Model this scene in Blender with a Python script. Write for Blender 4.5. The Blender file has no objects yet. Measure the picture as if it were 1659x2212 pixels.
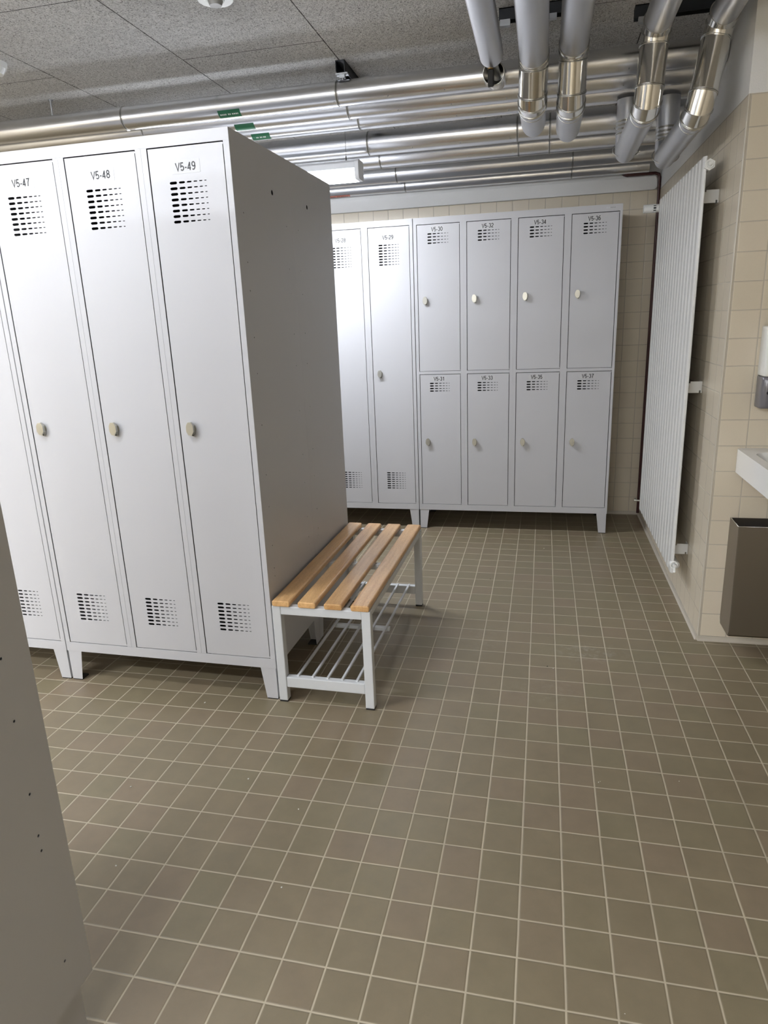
import bpy, bmesh, math, random
from mathutils import Vector, Matrix
from mathutils.geometry import tessellate_polygon

random.seed(7)
SC = bpy.context.scene
COL = SC.collection

# ------------------------------------------------------------------ camera
cam_d = bpy.data.cameras.new('camera')
cam = bpy.data.objects.new('camera', cam_d)
COL.objects.link(cam)
cam_d.sensor_fit = 'VERTICAL'
cam_d.sensor_height = 24.0
cam_d.lens = 15.977
cam_d.clip_start = 0.02
CR = ((0.9745981, 0.2207622, -0.0377173), (0.0247290, -0.2734550, -0.9615669), (-0.2225916, 0.9362085, -0.2719680))
cam.matrix_world = Matrix(((CR[0][0], -CR[1][0], -CR[2][0], -0.07561),
                           (CR[0][1], -CR[1][1], -CR[2][1], -1.07820),
                           (CR[0][2], -CR[1][2], -CR[2][2], 1.33716),
                           (0, 0, 0, 1)))
SC.camera = cam

# ------------------------------------------------------------------ world, exposure
w = bpy.data.worlds.new('world')
SC.world = w
w.use_nodes = True
w.node_tree.nodes['Background'].inputs[0].default_value = (0.9, 0.95, 1, 1)
w.node_tree.nodes['Background'].inputs[1].default_value = 0.0
SC.view_settings.view_transform = 'Standard'
SC.view_settings.look = 'None'
SC.view_settings.gamma = 1.0
SC.view_settings.use_curve_mapping = False
SC.view_settings.exposure = 1.79
LAMP_AISLE = (13.0, 2.5)   # emission (underside, sides) of the lamp over the near aisle
LAMP_BACK = (29.0, 4.2)    # ... of the lamp seen between the locker rows
FILL_LEFT = (70.0, 5.0)    # ... of the unseen fill lamp added at far left
FILL_MID = (6.0, 24.0)     # ... of the unseen fill lamps added behind the photographer
FILL_REAR = (74.0, 13.0)

# ------------------------------------------------------------------ node helpers
def new_mat(name):
    m = bpy.data.materials.new(name)
    m.use_nodes = True
    return m, m.node_tree, m.node_tree.nodes['Principled BSDF']

def simple(name, col, rough=0.5, metal=0.0, bump=None, spec=0.5, emit=None, estr=0.0):
    m, nt, b = new_mat(name)
    b.inputs['Base Color'].default_value = (*col, 1)
    b.inputs['Roughness'].default_value = rough
    b.inputs['Metallic'].default_value = metal
    b.inputs['Specular IOR Level'].default_value = spec
    if emit:
        b.inputs['Emission Color'].default_value = (*emit, 1)
        b.inputs['Emission Strength'].default_value = estr
    if bump:
        sc, st, di = bump
        tc = nt.nodes.new('ShaderNodeTexCoord')
        n = nt.nodes.new('ShaderNodeTexNoise'); n.inputs['Scale'].default_value = sc
        bp = nt.nodes.new('ShaderNodeBump'); bp.inputs['Strength'].default_value = st; bp.inputs['Distance'].default_value = di
        nt.links.new(tc.outputs['Object'], n.inputs['Vector'])
        nt.links.new(n.outputs['Fac'], bp.inputs['Height'])
        nt.links.new(bp.outputs[0], b.inputs['Normal'])
    return m

class NB:
    def __init__(s, nt): s.nt = nt
    def node(s, t, **k):
        n = s.nt.nodes.new(t)
        for a, b in k.items(): setattr(n, a, b)
        return n
    def put(s, sock, v):
        if hasattr(v, 'is_output'): s.nt.links.new(v, sock)
        else: sock.default_value = v
    def m(s, op, a, b=0.0, c=0.0):
        n = s.node('ShaderNodeMath', operation=op)
        s.put(n.inputs[0], a); s.put(n.inputs[1], b); s.put(n.inputs[2], c)
        return n.outputs[0]
    def noise(s, vec, scale, detail=2.0, rough=0.5, dist=0.0):
        n = s.node('ShaderNodeTexNoise')
        s.nt.links.new(vec, n.inputs['Vector'])
        n.inputs['Scale'].default_value = scale; n.inputs['Detail'].default_value = detail
        n.inputs['Roughness'].default_value = rough; n.inputs['Distortion'].default_value = dist
        return n
    def mix(s, f, a, b):
        n = s.node('ShaderNodeMix', data_type='RGBA')
        s.put(n.inputs[0], f); s.put(n.inputs[6], a); s.put(n.inputs[7], b)
        return n.outputs[2]
    def maprange(s, v, a, b, c, d, clamp=True):
        n = s.node('ShaderNodeMapRange'); n.clamp = clamp
        s.put(n.inputs[0], v); s.put(n.inputs[1], a); s.put(n.inputs[2], b); s.put(n.inputs[3], c); s.put(n.inputs[4], d)
        return n.outputs[0]
    def bump(s, h, strength, dist, normal_to):
        n = s.node('ShaderNodeBump'); n.inputs['Strength'].default_value = strength; n.inputs['Distance'].default_value = dist
        s.nt.links.new(h, n.inputs['Height']); s.nt.links.new(n.outputs[0], normal_to)

def tile_mat(name, ua, va, uo, vo, cols, grout, gw, rough, gwob=0.0012, scuff=None, depth=0.0012, var=0.05, size=0.1):
    """square tiles: ua, va name the two world axes in the plane"""
    m, nt, b = new_mat(name)
    N = NB(nt)
    geo = N.node('ShaderNodeNewGeometry')
    sep = N.node('ShaderNodeSeparateXYZ'); nt.links.new(geo.outputs['Position'], sep.inputs[0])
    wob = N.noise(geo.outputs['Position'], 9.0, 3.0)
    ws = N.node('ShaderNodeSeparateXYZ'); nt.links.new(wob.outputs['Color'], ws.inputs[0])
    U = N.m('DIVIDE', N.m('ADD', N.m('SUBTRACT', sep.outputs[ua], uo), N.m('MULTIPLY', N.m('SUBTRACT', ws.outputs[0], 0.5), gwob * 2)), size)
    V = N.m('DIVIDE', N.m('ADD', N.m('SUBTRACT', sep.outputs[va], vo), N.m('MULTIPLY', N.m('SUBTRACT', ws.outputs[1], 0.5), gwob * 2)), size)
    fu = N.m('FLOOR', U); fv = N.m('FLOOR', V)
    eu = N.m('SUBTRACT', 0.5, N.m('ABSOLUTE', N.m('SUBTRACT', N.m('SUBTRACT', U, fu), 0.5)))
    ev = N.m('SUBTRACT', 0.5, N.m('ABSOLUTE', N.m('SUBTRACT', N.m('SUBTRACT', V, fv), 0.5)))
    e = N.m('MULTIPLY', N.m('MINIMUM', eu, ev), size)
    g = N.maprange(e, gw * 0.5 - 0.0004, gw * 0.5 + 0.0006, 1.0, 0.0)
    hgt = N.maprange(e, gw * 0.3, gw * 0.5 + 0.0025, 0.0, 1.0)
    cmb = N.node('ShaderNodeCombineXYZ'); nt.links.new(fu, cmb.inputs[0]); nt.links.new(fv, cmb.inputs[1])
    wn = N.node('ShaderNodeTexWhiteNoise', noise_dimensions='3D'); nt.links.new(cmb.outputs[0], wn.inputs['Vector'])
    ramp = N.node('ShaderNodeValToRGB')
    while len(ramp.color_ramp.elements) < len(cols): ramp.color_ramp.elements.new(0.5)
    for i, c in enumerate(cols):
        ramp.color_ramp.elements[i].position = i / (len(cols) - 1); ramp.color_ramp.elements[i].color = (*c, 1)
    nt.links.new(wn.outputs['Value'], ramp.inputs[0])
    mott = N.noise(geo.outputs['Position'], 14.0, 5.0, 0.6)
    fine = N.noise(geo.outputs['Position'], 900.0, 2.0, 0.7)
    k = N.m('ADD', N.maprange(mott.outputs['Fac'], 0.3, 0.7, 1 - var, 1 + var), N.maprange(fine.outputs['Fac'], 0.3, 0.7, -0.03, 0.03))
    hs = N.node('ShaderNodeHueSaturation'); nt.links.new(ramp.outputs[0], hs.inputs['Color']); nt.links.new(k, hs.inputs['Value'])
    tc = hs.outputs[0]
    gk = N.noise(geo.outputs['Position'], 5.0, 4.0, 0.6)
    gcol = N.mix(N.maprange(gk.outputs['Fac'], 0.3, 0.7, 0.0, 1.0), tuple(c * 0.86 for c in grout) + (1,), tuple(min(1, c * 1.08) for c in grout) + (1,))
    out = N.mix(g, tc, gcol)
    rgh = N.m('ADD', N.maprange(mott.outputs['Fac'], 0.2, 0.8, rough - var * 0.6, rough + var * 0.6), N.m('MULTIPLY', g, 0.3))
    if scuff:
        for (sx, sy, rx, ry, amt, seed) in scuff:
            du = N.m('DIVIDE', N.m('SUBTRACT', sep.outputs[ua], sx), rx); dv = N.m('DIVIDE', N.m('SUBTRACT', sep.outputs[va], sy), ry)
            d = N.m('SQRT', N.m('ADD', N.m('MULTIPLY', du, du), N.m('MULTIPLY', dv, dv)))
            sn = N.noise(geo.outputs['Position'], 30.0 + seed, 5.0, 0.7)
            f = N.m('MULTIPLY', N.maprange(d, 0.2, 1.0, 1.0, 0.0), N.maprange(sn.outputs['Fac'], 0.48, 0.68, 0.0, amt))
            out = N.mix(f, out, (0.45, 0.42, 0.36, 1))
    nt.links.new(out, b.inputs['Base Color'])
    nt.links.new(rgh, b.inputs['Roughness'])
    hh = hgt
    N.bump(hh, 0.6, depth, b.inputs['Normal'])
    return m

def paint_wall(name, col):
    m, nt, b = new_mat(name)
    N = NB(nt)
    geo = N.node('ShaderNodeNewGeometry')
    n = N.noise(geo.outputs['Position'], 220.0, 3.0, 0.6)
    big = N.noise(geo.outputs['Position'], 3.0, 3.0)
    c = N.mix(N.maprange(big.outputs['Fac'], 0.3, 0.7, 0, 1), tuple(x * 0.95 for x in col) + (1,), (*col, 1))
    nt.links.new(c, b.inputs['Base Color'])
    b.inputs['Roughness'].default_value = 0.75
    N.bump(n.outputs['Fac'], 0.35, 0.002, b.inputs['Normal'])
    return m

def ceiling_mat():
    m, nt, b = new_mat('wood_wool_board')
    N = NB(nt)
    geo = N.node('ShaderNodeNewGeometry')
    pos = geo.outputs['Position']
    sep = N.node('ShaderNodeSeparateXYZ'); nt.links.new(pos, sep.inputs[0])
    wn = N.noise(pos, 26.0, 2.0)
    vm = N.node('ShaderNodeVectorMath', operation='SCALE'); nt.links.new(wn.outputs['Color'], vm.inputs[0]); vm.inputs['Scale'].default_value = 0.035
    va = N.node('ShaderNodeVectorMath', operation='ADD'); nt.links.new(pos, va.inputs[0]); nt.links.new(vm.outputs[0], va.inputs[1])
    def ridge(rot, sc, scale):
        mp = N.node('ShaderNodeMapping'); nt.links.new(va.outputs[0], mp.inputs['Vector'])
        mp.inputs['Rotation'].default_value = (0, 0, rot); mp.inputs['Scale'].default_value = sc
        n = N.noise(mp.outputs[0], scale, 1.0, 0.5, 0.3)
        return N.maprange(N.m('ABSOLUTE', N.m('SUBTRACT', n.outputs['Fac'], 0.5)), 0.0, 0.07, 1.0, 0.0)
    r = N.m('MAXIMUM', ridge(0.4, (1, 0.45, 1), 95), ridge(1.7, (1, 0.45, 1), 105))
    r = N.m('MAXIMUM', r, ridge(2.7, (1, 0.5, 1), 80))
    sp = N.noise(pos, 170.0, 2.0, 0.6)
    pits = N.maprange(sp.outputs['Fac'], 0.33, 0.43, 1.0, 0.0)
    # panel joints, 0.605 m wide boards in running bond
    U = N.m('DIVIDE', N.m('ADD', sep.outputs[0], 0.942), 0.605)
    fu = N.m('FLOOR', U)
    par = N.m('FLOORED_MODULO', fu, 2.0)
    V = N.m('DIVIDE', N.m('SUBTRACT', N.m('SUBTRACT', sep.outputs[1], 1.862), N.m('MULTIPLY', N.m('SUBTRACT', 1.0, par), 0.62)), 1.21)
    fv = N.m('FLOOR', V)
    wob = N.m('MULTIPLY', N.m('SUBTRACT', N.noise(pos, 40.0, 3.0).outputs['Fac'], 0.5), 0.003)
    eu = N.m('MULTIPLY', N.m('SUBTRACT', 0.5, N.m('ABSOLUTE', N.m('SUBTRACT', N.m('SUBTRACT', U, fu), 0.5))), 0.605)
    ev = N.m('MULTIPLY', N.m('SUBTRACT', 0.5, N.m('ABSOLUTE', N.m('SUBTRACT', N.m('SUBTRACT', V, fv), 0.5))), 1.21)
    e = N.m('ADD', N.m('MINIMUM', eu, ev), wob)
    joint = N.maprange(e, 0.0008, 0.0028, 1.0, 0.0)
    big = N.noise(pos, 1.6, 3.0)
    base = N.mix(r, (0.58, 0.575, 0.56, 1), (0.83, 0.825, 0.81, 1))
    base = N.mix(N.m('MULTIPLY', pits, 0.75), base, (0.07, 0.065, 0.06, 1))
    hs = N.node('ShaderNodeHueSaturation'); nt.links.new(base, hs.inputs['Color']); nt.links.new(N.maprange(big.outputs['Fac'], 0.3, 0.7, 0.9, 1.08), hs.inputs['Value'])
    out = N.mix(joint, hs.outputs[0], (0.05, 0.045, 0.04, 1))
    nt.links.new(out, b.inputs['Base Color'])
    b.inputs['Roughness'].default_value = 0.9
    h = N.m('SUBTRACT', N.m('SUBTRACT', r, N.m('MULTIPLY', pits, 1.0)), N.m('MULTIPLY', joint, 2.0))
    N.bump(h, 0.8, 0.0022, b.inputs['Normal'])
    return m

def metal_mat(name, col, rough, streak_axis=None, var=0.03, wave=0.0):
    m, nt, b = new_mat(name)
    N = NB(nt)
    tc = N.node('ShaderNodeTexCoord')
    geo = N.node('ShaderNodeNewGeometry')
    n = N.noise(geo.outputs['Position'], 5.0, 1.0, 0.4)
    c = N.mix(N.maprange(n.outputs['Fac'], 0.15, 0.85, 0, 1), tuple(x * (1 - var) for x in col) + (1,), (*col, 1))
    nt.links.new(c, b.inputs['Base Color'])
    b.inputs['Metallic'].default_value = 1.0
    b.inputs['Roughness'].default_value = rough
    if wave:
        wv = N.noise(geo.outputs['Position'], 7.0, 2.0, 0.5)
        N.bump(wv.outputs['Fac'], wave, 0.02, b.inputs['Normal'])
    return m

def wood_mat():
    m, nt, b = new_mat('beech_lacquer')
    N = NB(nt)
    tc = N.node('ShaderNodeTexCoord')
    oi = N.node('ShaderNodeObjectInfo')
    add = N.node('ShaderNodeVectorMath', operation='ADD')
    cm = N.node('ShaderNodeCombineXYZ')
    nt.links.new(N.m('MULTIPLY', oi.outputs['Random'], 9.0), cm.inputs[1]); nt.links.new(N.m('MULTIPLY', oi.outputs['Random'], 5.0), cm.inputs[0])
    nt.links.new(tc.outputs['Object'], add.inputs[0]); nt.links.new(cm.outputs[0], add.inputs[1])
    mp = N.node('ShaderNodeMapping'); nt.links.new(add.outputs[0], mp.inputs['Vector']); mp.inputs['Scale'].default_value = (1, 0.07, 1)
    g = N.noise(mp.outputs[0], 55.0, 5.0, 0.6, 0.8)
    g2 = N.noise(mp.outputs[0], 12.0, 3.0, 0.5, 1.5)
    fl = N.node('ShaderNodeMapping'); nt.links.new(add.outputs[0], fl.inputs['Vector']); fl.inputs['Scale'].default_value = (1, 0.16, 1)
    f = N.noise(fl.outputs[0], 420.0, 2.0, 0.5)
    t = N.m('ADD', N.m('MULTIPLY', g.outputs['Fac'], 0.55), N.m('MULTIPLY', g2.outputs['Fac'], 0.45))
    c = N.mix(N.maprange(t, 0.36, 0.64, 0, 1), (0.51, 0.27, 0.10, 1), (0.74, 0.46, 0.205, 1))
    c = N.mix(N.maprange(f.outputs['Fac'], 0.35, 0.5, 0.25, 0.0), c, (0.25, 0.11, 0.05, 1))
    hs = N.node('ShaderNodeHueSaturation'); nt.links.new(c, hs.inputs['Color'])
    nt.links.new(N.m('ADD', 0.92, N.m('MULTIPLY', oi.outputs['Random'], 0.16)), hs.inputs['Value'])
    nt.links.new(hs.outputs[0], b.inputs['Base Color'])
    b.inputs['Roughness'].default_value = 0.34
    b.inputs['Coat Weight'].default_value = 0.35
    b.inputs['Coat Roughness'].default_value = 0.2
    return m

def powder(name, col, rough=0.42):
    m, nt, b = new_mat(name)
    N = NB(nt)
    geo = N.node('ShaderNodeNewGeometry')
    n = N.noise(geo.outputs['Position'], 700.0, 2.0, 0.5)
    s = N.noise(geo.outputs['Position'], 2.5, 3.0, 0.5)
    c = N.mix(N.maprange(s.outputs['Fac'], 0.3, 0.7, 0, 1), tuple(x * 0.985 for x in col) + (1,), (*col, 1))
    nt.links.new(c, b.inputs['Base Color'])
    b.inputs['Roughness'].default_value = rough
    return m

M = {}
M['locker'] = powder('locker_grey_powder_coat', (0.53, 0.532, 0.55), 0.40)
M['bench_steel'] = powder('bench_grey_powder_coat', (0.60, 0.615, 0.625), 0.38)
M['wood'] = wood_mat()
M['black'] = simple('black_rubber', (0.012, 0.012, 0.012), 0.6)
M['dark_in'] = simple('locker_inner_shade', (0.03, 0.03, 0.03), 0.9)  # near-black colour paints the shade inside the lockers
M['nickel'] = metal_mat('satin_nickel', (0.55, 0.54, 0.48), 0.34)
M['zinc'] = metal_mat('zinc_plated_steel', (0.55, 0.57, 0.60), 0.38)
M['alu'] = metal_mat('aluminium_cladding', (0.78, 0.79, 0.81), 0.27)
M['alu_elbow'] = metal_mat('aluminium_elbow_shell', (0.80, 0.79, 0.76), 0.16)
M['foil'] = metal_mat('aluminium_foil_wrap', (0.66, 0.67, 0.70), 0.40)
M['ring'] = metal_mat('bead_metal', (0.62, 0.62, 0.60), 0.2)
M['bead'] = metal_mat('dark_bead_groove', (0.22, 0.22, 0.21), 0.35)
M['steel_bin'] = metal_mat('brushed_stainless', (0.27, 0.245, 0.215), 0.36)
M['brass'] = metal_mat('brass', (0.75, 0.5, 0.2), 0.3)
M['ceramic'] = simple('white_ceramic', (0.80, 0.80, 0.78), 0.12)
M['white_plastic'] = simple('white_plastic', (0.76, 0.77, 0.75), 0.3)
M['white_enamel'] = powder('white_radiator_enamel', (0.62, 0.62, 0.60), 0.3)
M['smoke_plastic'] = simple('grey_smoked_plastic', (0.16, 0.155, 0.17), 0.2)
M['lamp_body'] = simple('white_lamp_housing', (0.82, 0.84, 0.87), 0.4)
M['red_paint'] = simple('dark_red_pipe_paint', (0.045, 0.008, 0.008), 0.35)
M['grey_rail'] = simple('dark_galvanised_rail', (0.03, 0.032, 0.035), 0.45, 0.6)
M['green_tape'] = simple('green_marking_tape', (0.02, 0.16, 0.075), 0.35)
M['red_tape'] = simple('faded_red_marking_tape', (0.55, 0.20, 0.15), 0.5)
M['white_ink'] = simple('white_print', (0.75, 0.8, 0.76), 0.5)
M['dark_ink'] = simple('dark_print', (0.015, 0.015, 0.016), 0.5)
M['label'] = simple('clear_label_film', (0.60, 0.605, 0.615), 0.10, spec=0.6)
M['label_matt'] = simple('matt_label_film', (0.55, 0.555, 0.56), 0.3)
M['logo'] = simple('logo_silver_foil', (0.85, 0.87, 0.9), 0.2, 0.3)
M['crumb'] = simple('plaster_crumb', (0.75, 0.74, 0.68), 0.9)
M['dirt'] = simple('dark_crumb', (0.03, 0.025, 0.02), 0.9)
M['wire'] = simple('thin_steel_wire', (0.12, 0.12, 0.11), 0.4, 0.5)
M['floor'] = tile_mat('olive_brown_floor_tiles', 0, 1, 0.0, 0.0,
    [(0.200, 0.165, 0.104), (0.212, 0.171, 0.108), (0.204, 0.172, 0.106), (0.220, 0.171, 0.113), (0.210, 0.171, 0.107)],
    (0.46, 0.40, 0.295), 0.0036, 0.42, 0.0011,
    scuff=[(0.14, 1.55, 0.17, 0.10, 0.5, 0), (-0.03, 1.22, 0.2, 0.12, 0.15, 7), (-0.30, 1.60, 0.12, 0.2, 0.12, 3)], var=0.07)
WC = [(0.60, 0.535, 0.42), (0.62, 0.555, 0.44), (0.61, 0.54, 0.43)]
WG = (0.44, 0.40, 0.33)
M['tile_y'] = tile_mat('beige_wall_tiles_back', 0, 2, 0.012, 0.02, WC, WG, 0.003, 0.28, 0.0004, depth=0.0008, var=0.006)
M['tile_x'] = tile_mat('beige_wall_tiles_side', 1, 2, 0.026, 0.02, WC, WG, 0.003, 0.28, 0.0004, depth=0.0008, var=0.006)
M['tile_s'] = tile_mat('beige_wall_tiles_basin', 0, 2, 0.086, 0.02, WC, WG, 0.003, 0.28, 0.0004, depth=0.0008, var=0.006)
M['cove'] = simple('beige_cove_tile', (0.48, 0.44, 0.37), 0.3)
M['paint'] = paint_wall('white_wall_paint', (0.76, 0.76, 0.75))
M['ceiling'] = ceiling_mat()

# ------------------------------------------------------------------ mesh helpers
class MB:
    def __init__(s): s.bm = bmesh.new(); s.mi = 0
    def face(s, pts):
        vs = [s.bm.verts.new(p) for p in pts]
        f = s.bm.faces.new(vs); f.material_index = s.mi
        return f
    def box(s, x0, x1, y0, y1, z0, z1):
        v = [s.bm.verts.new(p) for p in ((x0, y0, z0), (x1, y0, z0), (x1, y1, z0), (x0, y1, z0), (x0, y0, z1), (x1, y0, z1), (x1, y1, z1), (x0, y1, z1))]
        for q in ((0, 3, 2, 1), (4, 5, 6, 7), (0, 1, 5, 4), (1, 2, 6, 5), (2, 3, 7, 6), (3, 0, 4, 7)):
            f = s.bm.faces.new([v[i] for i in q]); f.material_index = s.mi
        return s
    def prism(s, poly, axis, a, b):
        """extrude a 2-D polygon along an axis between a and b"""
        def P(u, v, t):
            return {'x': (t, u, v), 'y': (u, t, v), 'z': (u, v, t)}[axis]
        A = [s.bm.verts.new(P(u, v, a)) for u, v in poly]
        B = [s.bm.verts.new(P(u, v, b)) for u, v in poly]
        n = len(poly)
        fs = [s.bm.faces.new(A[::-1]), s.bm.faces.new(B)]
        for i in range(n): fs.append(s.bm.faces.new((A[i], A[(i + 1) % n], B[(i + 1) % n], B[i])))
        for f in fs: f.material_index = s.mi
        return s
    def tube(s, p0, p1, r0, r1=None, seg=32, caps=True):
        if r1 is None: r1 = r0
        p0 = Vector(p0); p1 = Vector(p1); d = (p1 - p0).normalized()
        up = Vector((0, 0, 1)) if abs(d.z) < 0.9 else Vector((1, 0, 0))
        a = d.cross(up).normalized(); b = d.cross(a)
        R0 = []; R1 = []
        for i in range(seg):
            t = 2 * math.pi * i / seg; o = a * math.cos(t) + b * math.sin(t)
            R0.append(s.bm.verts.new(p0 + o * r0)); R1.append(s.bm.verts.new(p1 + o * r1))
        for i in range(seg):
            j = (i + 1) % seg
            f = s.bm.faces.new((R0[i], R0[j], R1[j], R1[i])); f.smooth = True; f.material_index = s.mi
        if caps:
            for rr in (R0, R1[::-1]):
                if (rr[0].co - rr[1].co).length > 1e-6:
                    f = s.bm.faces.new([s.bm.verts.new(v.co) for v in rr]); f.material_index = s.mi
        return s
    def sweep(s, path, r, seg=32, caps=True, sharp=False):
        """mitred or smooth tube along a list of points; r a number or a list"""
        path = [Vector(p) for p in path]; n = len(path)
        if not isinstance(r, (list, tuple)): r = [r] * n
        rings = []; a = None
        for i in range(n):
            if i == 0: d = (path[1] - path[0]).normalized(); t = d; k = 1
            elif i == n - 1: d = (path[-1] - path[-2]).normalized(); t = d; k = 1
            else:
                d0 = (path[i] - path[i - 1]).normalized(); d1 = (path[i + 1] - path[i]).normalized()
                t = (d0 + d1).normalized(); k = 1 / max(0.3, t.dot(d0)); bis = (d1 - d0)
            if a is None:
                a = t.cross(Vector((0.3, 0.2, 0.93))).normalized()
            a = (a - t * a.dot(t)).normalized(); b = t.cross(a)
            ring = []
            for q in range(seg):
                an = 2 * math.pi * q / seg
                o = a * math.cos(an) + b * math.sin(an)
                if 0 < i < n - 1 and bis.length > 1e-5:
                    bn = bis.normalized(); o = o + bn * o.dot(bn) * (k - 1)
                ring.append(s.bm.verts.new(path[i] + o * r[i]))
            rings.append(ring)
        for A, B in zip(rings, rings[1:]):
            if sharp: A = [s.bm.verts.new(v.co) for v in A]; B = [s.bm.verts.new(v.co) for v in B]
            for q in range(seg):
                j = (q + 1) % seg
                f = s.bm.faces.new((A[q], A[j], B[j], B[q])); f.smooth = True; f.material_index = s.mi
        if caps:
            for rr in (rings[0][::-1], rings[-1]): s.bm.faces.new([s.bm.verts.new(v.co) for v in rr]).material_index = s.mi
        if sharp:
            for ring in rings:
                for v in ring: s.bm.verts.remove(v)
        return s
    def torus(s, c, axis, R, r, seg=40, rs=8):
        c = Vector(c); d = Vector(axis).normalized()
        up = Vector((0, 0, 1)) if abs(d.z) < 0.9 else Vector((1, 0, 0))
        a = d.cross(up).normalized(); b = d.cross(a)
        rings = []
        for i in range(seg):
            t = 2 * math.pi * i / seg; o = a * math.cos(t) + b * math.sin(t)
            rings.append([s.bm.verts.new(c + o * (R + r * math.cos(u)) + d * r * math.sin(u)) for u in (2 * math.pi * k / rs for k in range(rs))])
        for i in range(seg):
            A = rings[i]; B = rings[(i + 1) % seg]
            for k in range(rs):
                f = s.bm.faces.new((A[k], A[(k + 1) % rs], B[(k + 1) % rs], B[k])); f.smooth = True; f.material_index = s.mi
        return s
    def plate(s, outer, holes, fmap, t0, t1, back=True):
        """flat sheet with true holes; fmap(u, v, t) -> xyz, t0 front, t1 back"""
        loops = [outer] + holes
        tris = tessellate_polygon([[Vector((u, v, 0)) for u, v in L] for L in loops])
        flat = [p for L in loops for p in L]
        F = [s.bm.verts.new(fmap(u, v, t0)) for u, v in flat]
        B = [s.bm.verts.new(fmap(u, v, t1)) for u, v in flat] if back else None
        for t in tris:
            try:
                f = s.bm.faces.new([F[i] for i in t]); f.material_index = s.mi
                if back: f = s.bm.faces.new([B[i] for i in t[::-1]]); f.material_index = s.mi
            except ValueError: pass
        if back:
            o = 0
            for L in loops:
                n = len(L)
                for i in range(n):
                    j = (i + 1) % n
                    f = s.bm.faces.new((F[o + i], F[o + j], B[o + j], B[o + i])); f.material_index = s.mi
                o += n
        return s
    def mesh(s, name, mats, recalc=True):
        if recalc: bmesh.ops.recalc_face_normals(s.bm, faces=s.bm.faces[:])
        me = bpy.data.meshes.new(name)
        s.bm.to_mesh(me); s.bm.free()
        for m in (mats if isinstance(mats, (list, tuple)) else [mats]): me.materials.append(m)
        return me
    def build(s, name, mats, parent=None, bevel=0.0, loc=None):
        return link(name, s.mesh(name, mats), parent, bevel, loc)

def link(name, me, parent=None, bevel=0.0, loc=None):
    o = bpy.data.objects.new(name, me)
    COL.objects.link(o)
    if parent: o.parent = parent
    if loc: o.location = loc
    if bevel:
        b = o.modifiers.new('bevel', 'BEVEL'); b.width = bevel; b.segments = 2; b.limit_method = 'ANGLE'; b.angle_limit = math.radians(50)
        b.harden_normals = False
    return o

def thing(name, label, cat, loc=(0, 0, 0), rz=0.0, group=None):
    o = bpy.data.objects.new(name, None); COL.objects.link(o)
    o.empty_display_size = 0.1
    o.location = loc; o.rotation_euler = (0, 0, rz)
    o['label'] = label; o['category'] = cat
    if group: o['group'] = group
    return o

def tag(o, label, cat, group=None):
    o['label'] = label; o['category'] = cat
    if group: o['group'] = group
    return o

def struct(name, mb, mat, bevel=0.0):
    o = mb.build(name, mat, None, bevel)
    o['kind'] = 'structure'
    return o

def circle(cx, cy, r, n=10):
    return [(cx + r * math.cos(2 * math.pi * i / n), cy + r * math.sin(2 * math.pi * i / n)) for i in range(n)]

def stadium(x0, x1, zc, h):
    r = min(h / 2, (x1 - x0) / 2); pts = []
    for k in range(4): a = -math.pi / 2 + math.pi * k / 3; pts.append((x1 - r + r * math.cos(a), zc + r * math.sin(a)))
    for k in range(4): a = math.pi / 2 + math.pi * k / 3; pts.append((x0 + r + r * math.cos(a), zc + r * math.sin(a)))
    return pts

def rrect(x0, x1, y0, y1, r, n=5):
    pts = []
    for cx, cy, a0 in ((x1 - r, y1 - r, 0), (x0 + r, y1 - r, 90), (x0 + r, y0 + r, 180), (x1 - r, y0 + r, 270)):
        for k in range(n + 1):
            a = math.radians(a0 + 90 * k / n); pts.append((cx + r * math.cos(a), cy + r * math.sin(a)))
    return pts

# ------------------------------------------------------------------ the room
ZC = 2.39          # ceiling
ZT = 2.022         # top of the tiling
XW = 0.577         # tiled wall on the right
YB = 3.626         # back wall
YS = 1.7306        # wall carrying the basin
XL, XR, YR = -4.6, 2.3, -3.6

struct('floor', MB().box(XL, XR, YR, YB + .1, -.08, 0), M['floor'])
struct('ceiling', MB().box(XL, XR, YR, YB + .1, ZC, ZC + .1), M['ceiling'])
struct('wall_back', MB().box(XL, XW + .05, YB, YB + .1, 0, ZT), M['tile_y'])
struct('wall_back_upper', MB().box(XL, XW + .05, YB, YB + .1, ZT, ZC), M['paint'])
struct('wall_right', MB().box(XW, XW + .1, YS + .0008, YB, 0, ZT), M['tile_x'])
struct('wall_right_upper', MB().box(XW, XW + .1, YS + .0008, YB, ZT, ZC), M['paint'])
struct('wall_basin', MB().box(XW + .0008, XR, YS, YS + .1, 0, ZT), M['tile_s'])
struct('wall_basin_upper', MB().box(XW + .0008, XR, YS, YS + .1, ZT, ZC), M['paint'])
struct('wall_far_right', MB().box(XR, XR + .1, YR, YS + .1, 0, ZC), M['tile_x'])
struct('wall_left', MB().box(XL - .1, XL, YR, YB + .1, 0, ZC), M['tile_x'])
struct('wall_rear', MB().box(XL, XR, YR - .1, YR, 0, ZC), M['tile_y'])
# cove skirting, 2 cm high
cove = [(0, 0), (-.010, 0), (-.006, .004), (-.0035, .010), (-.003, .02), (0, .02)]
struct('baseboard_right', MB().prism([(XW + u, v) for u, v in cove], 'y', YS, YB), M['cove'])
struct('baseboard_back', MB().prism([(YB + u, v) for u, v in cove], 'x', XL, XW), M['cove'])
struct('baseboard_basin', MB().prism([(YS + u, v) for u, v in cove], 'x', XW, XR), M['cove'])
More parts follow.
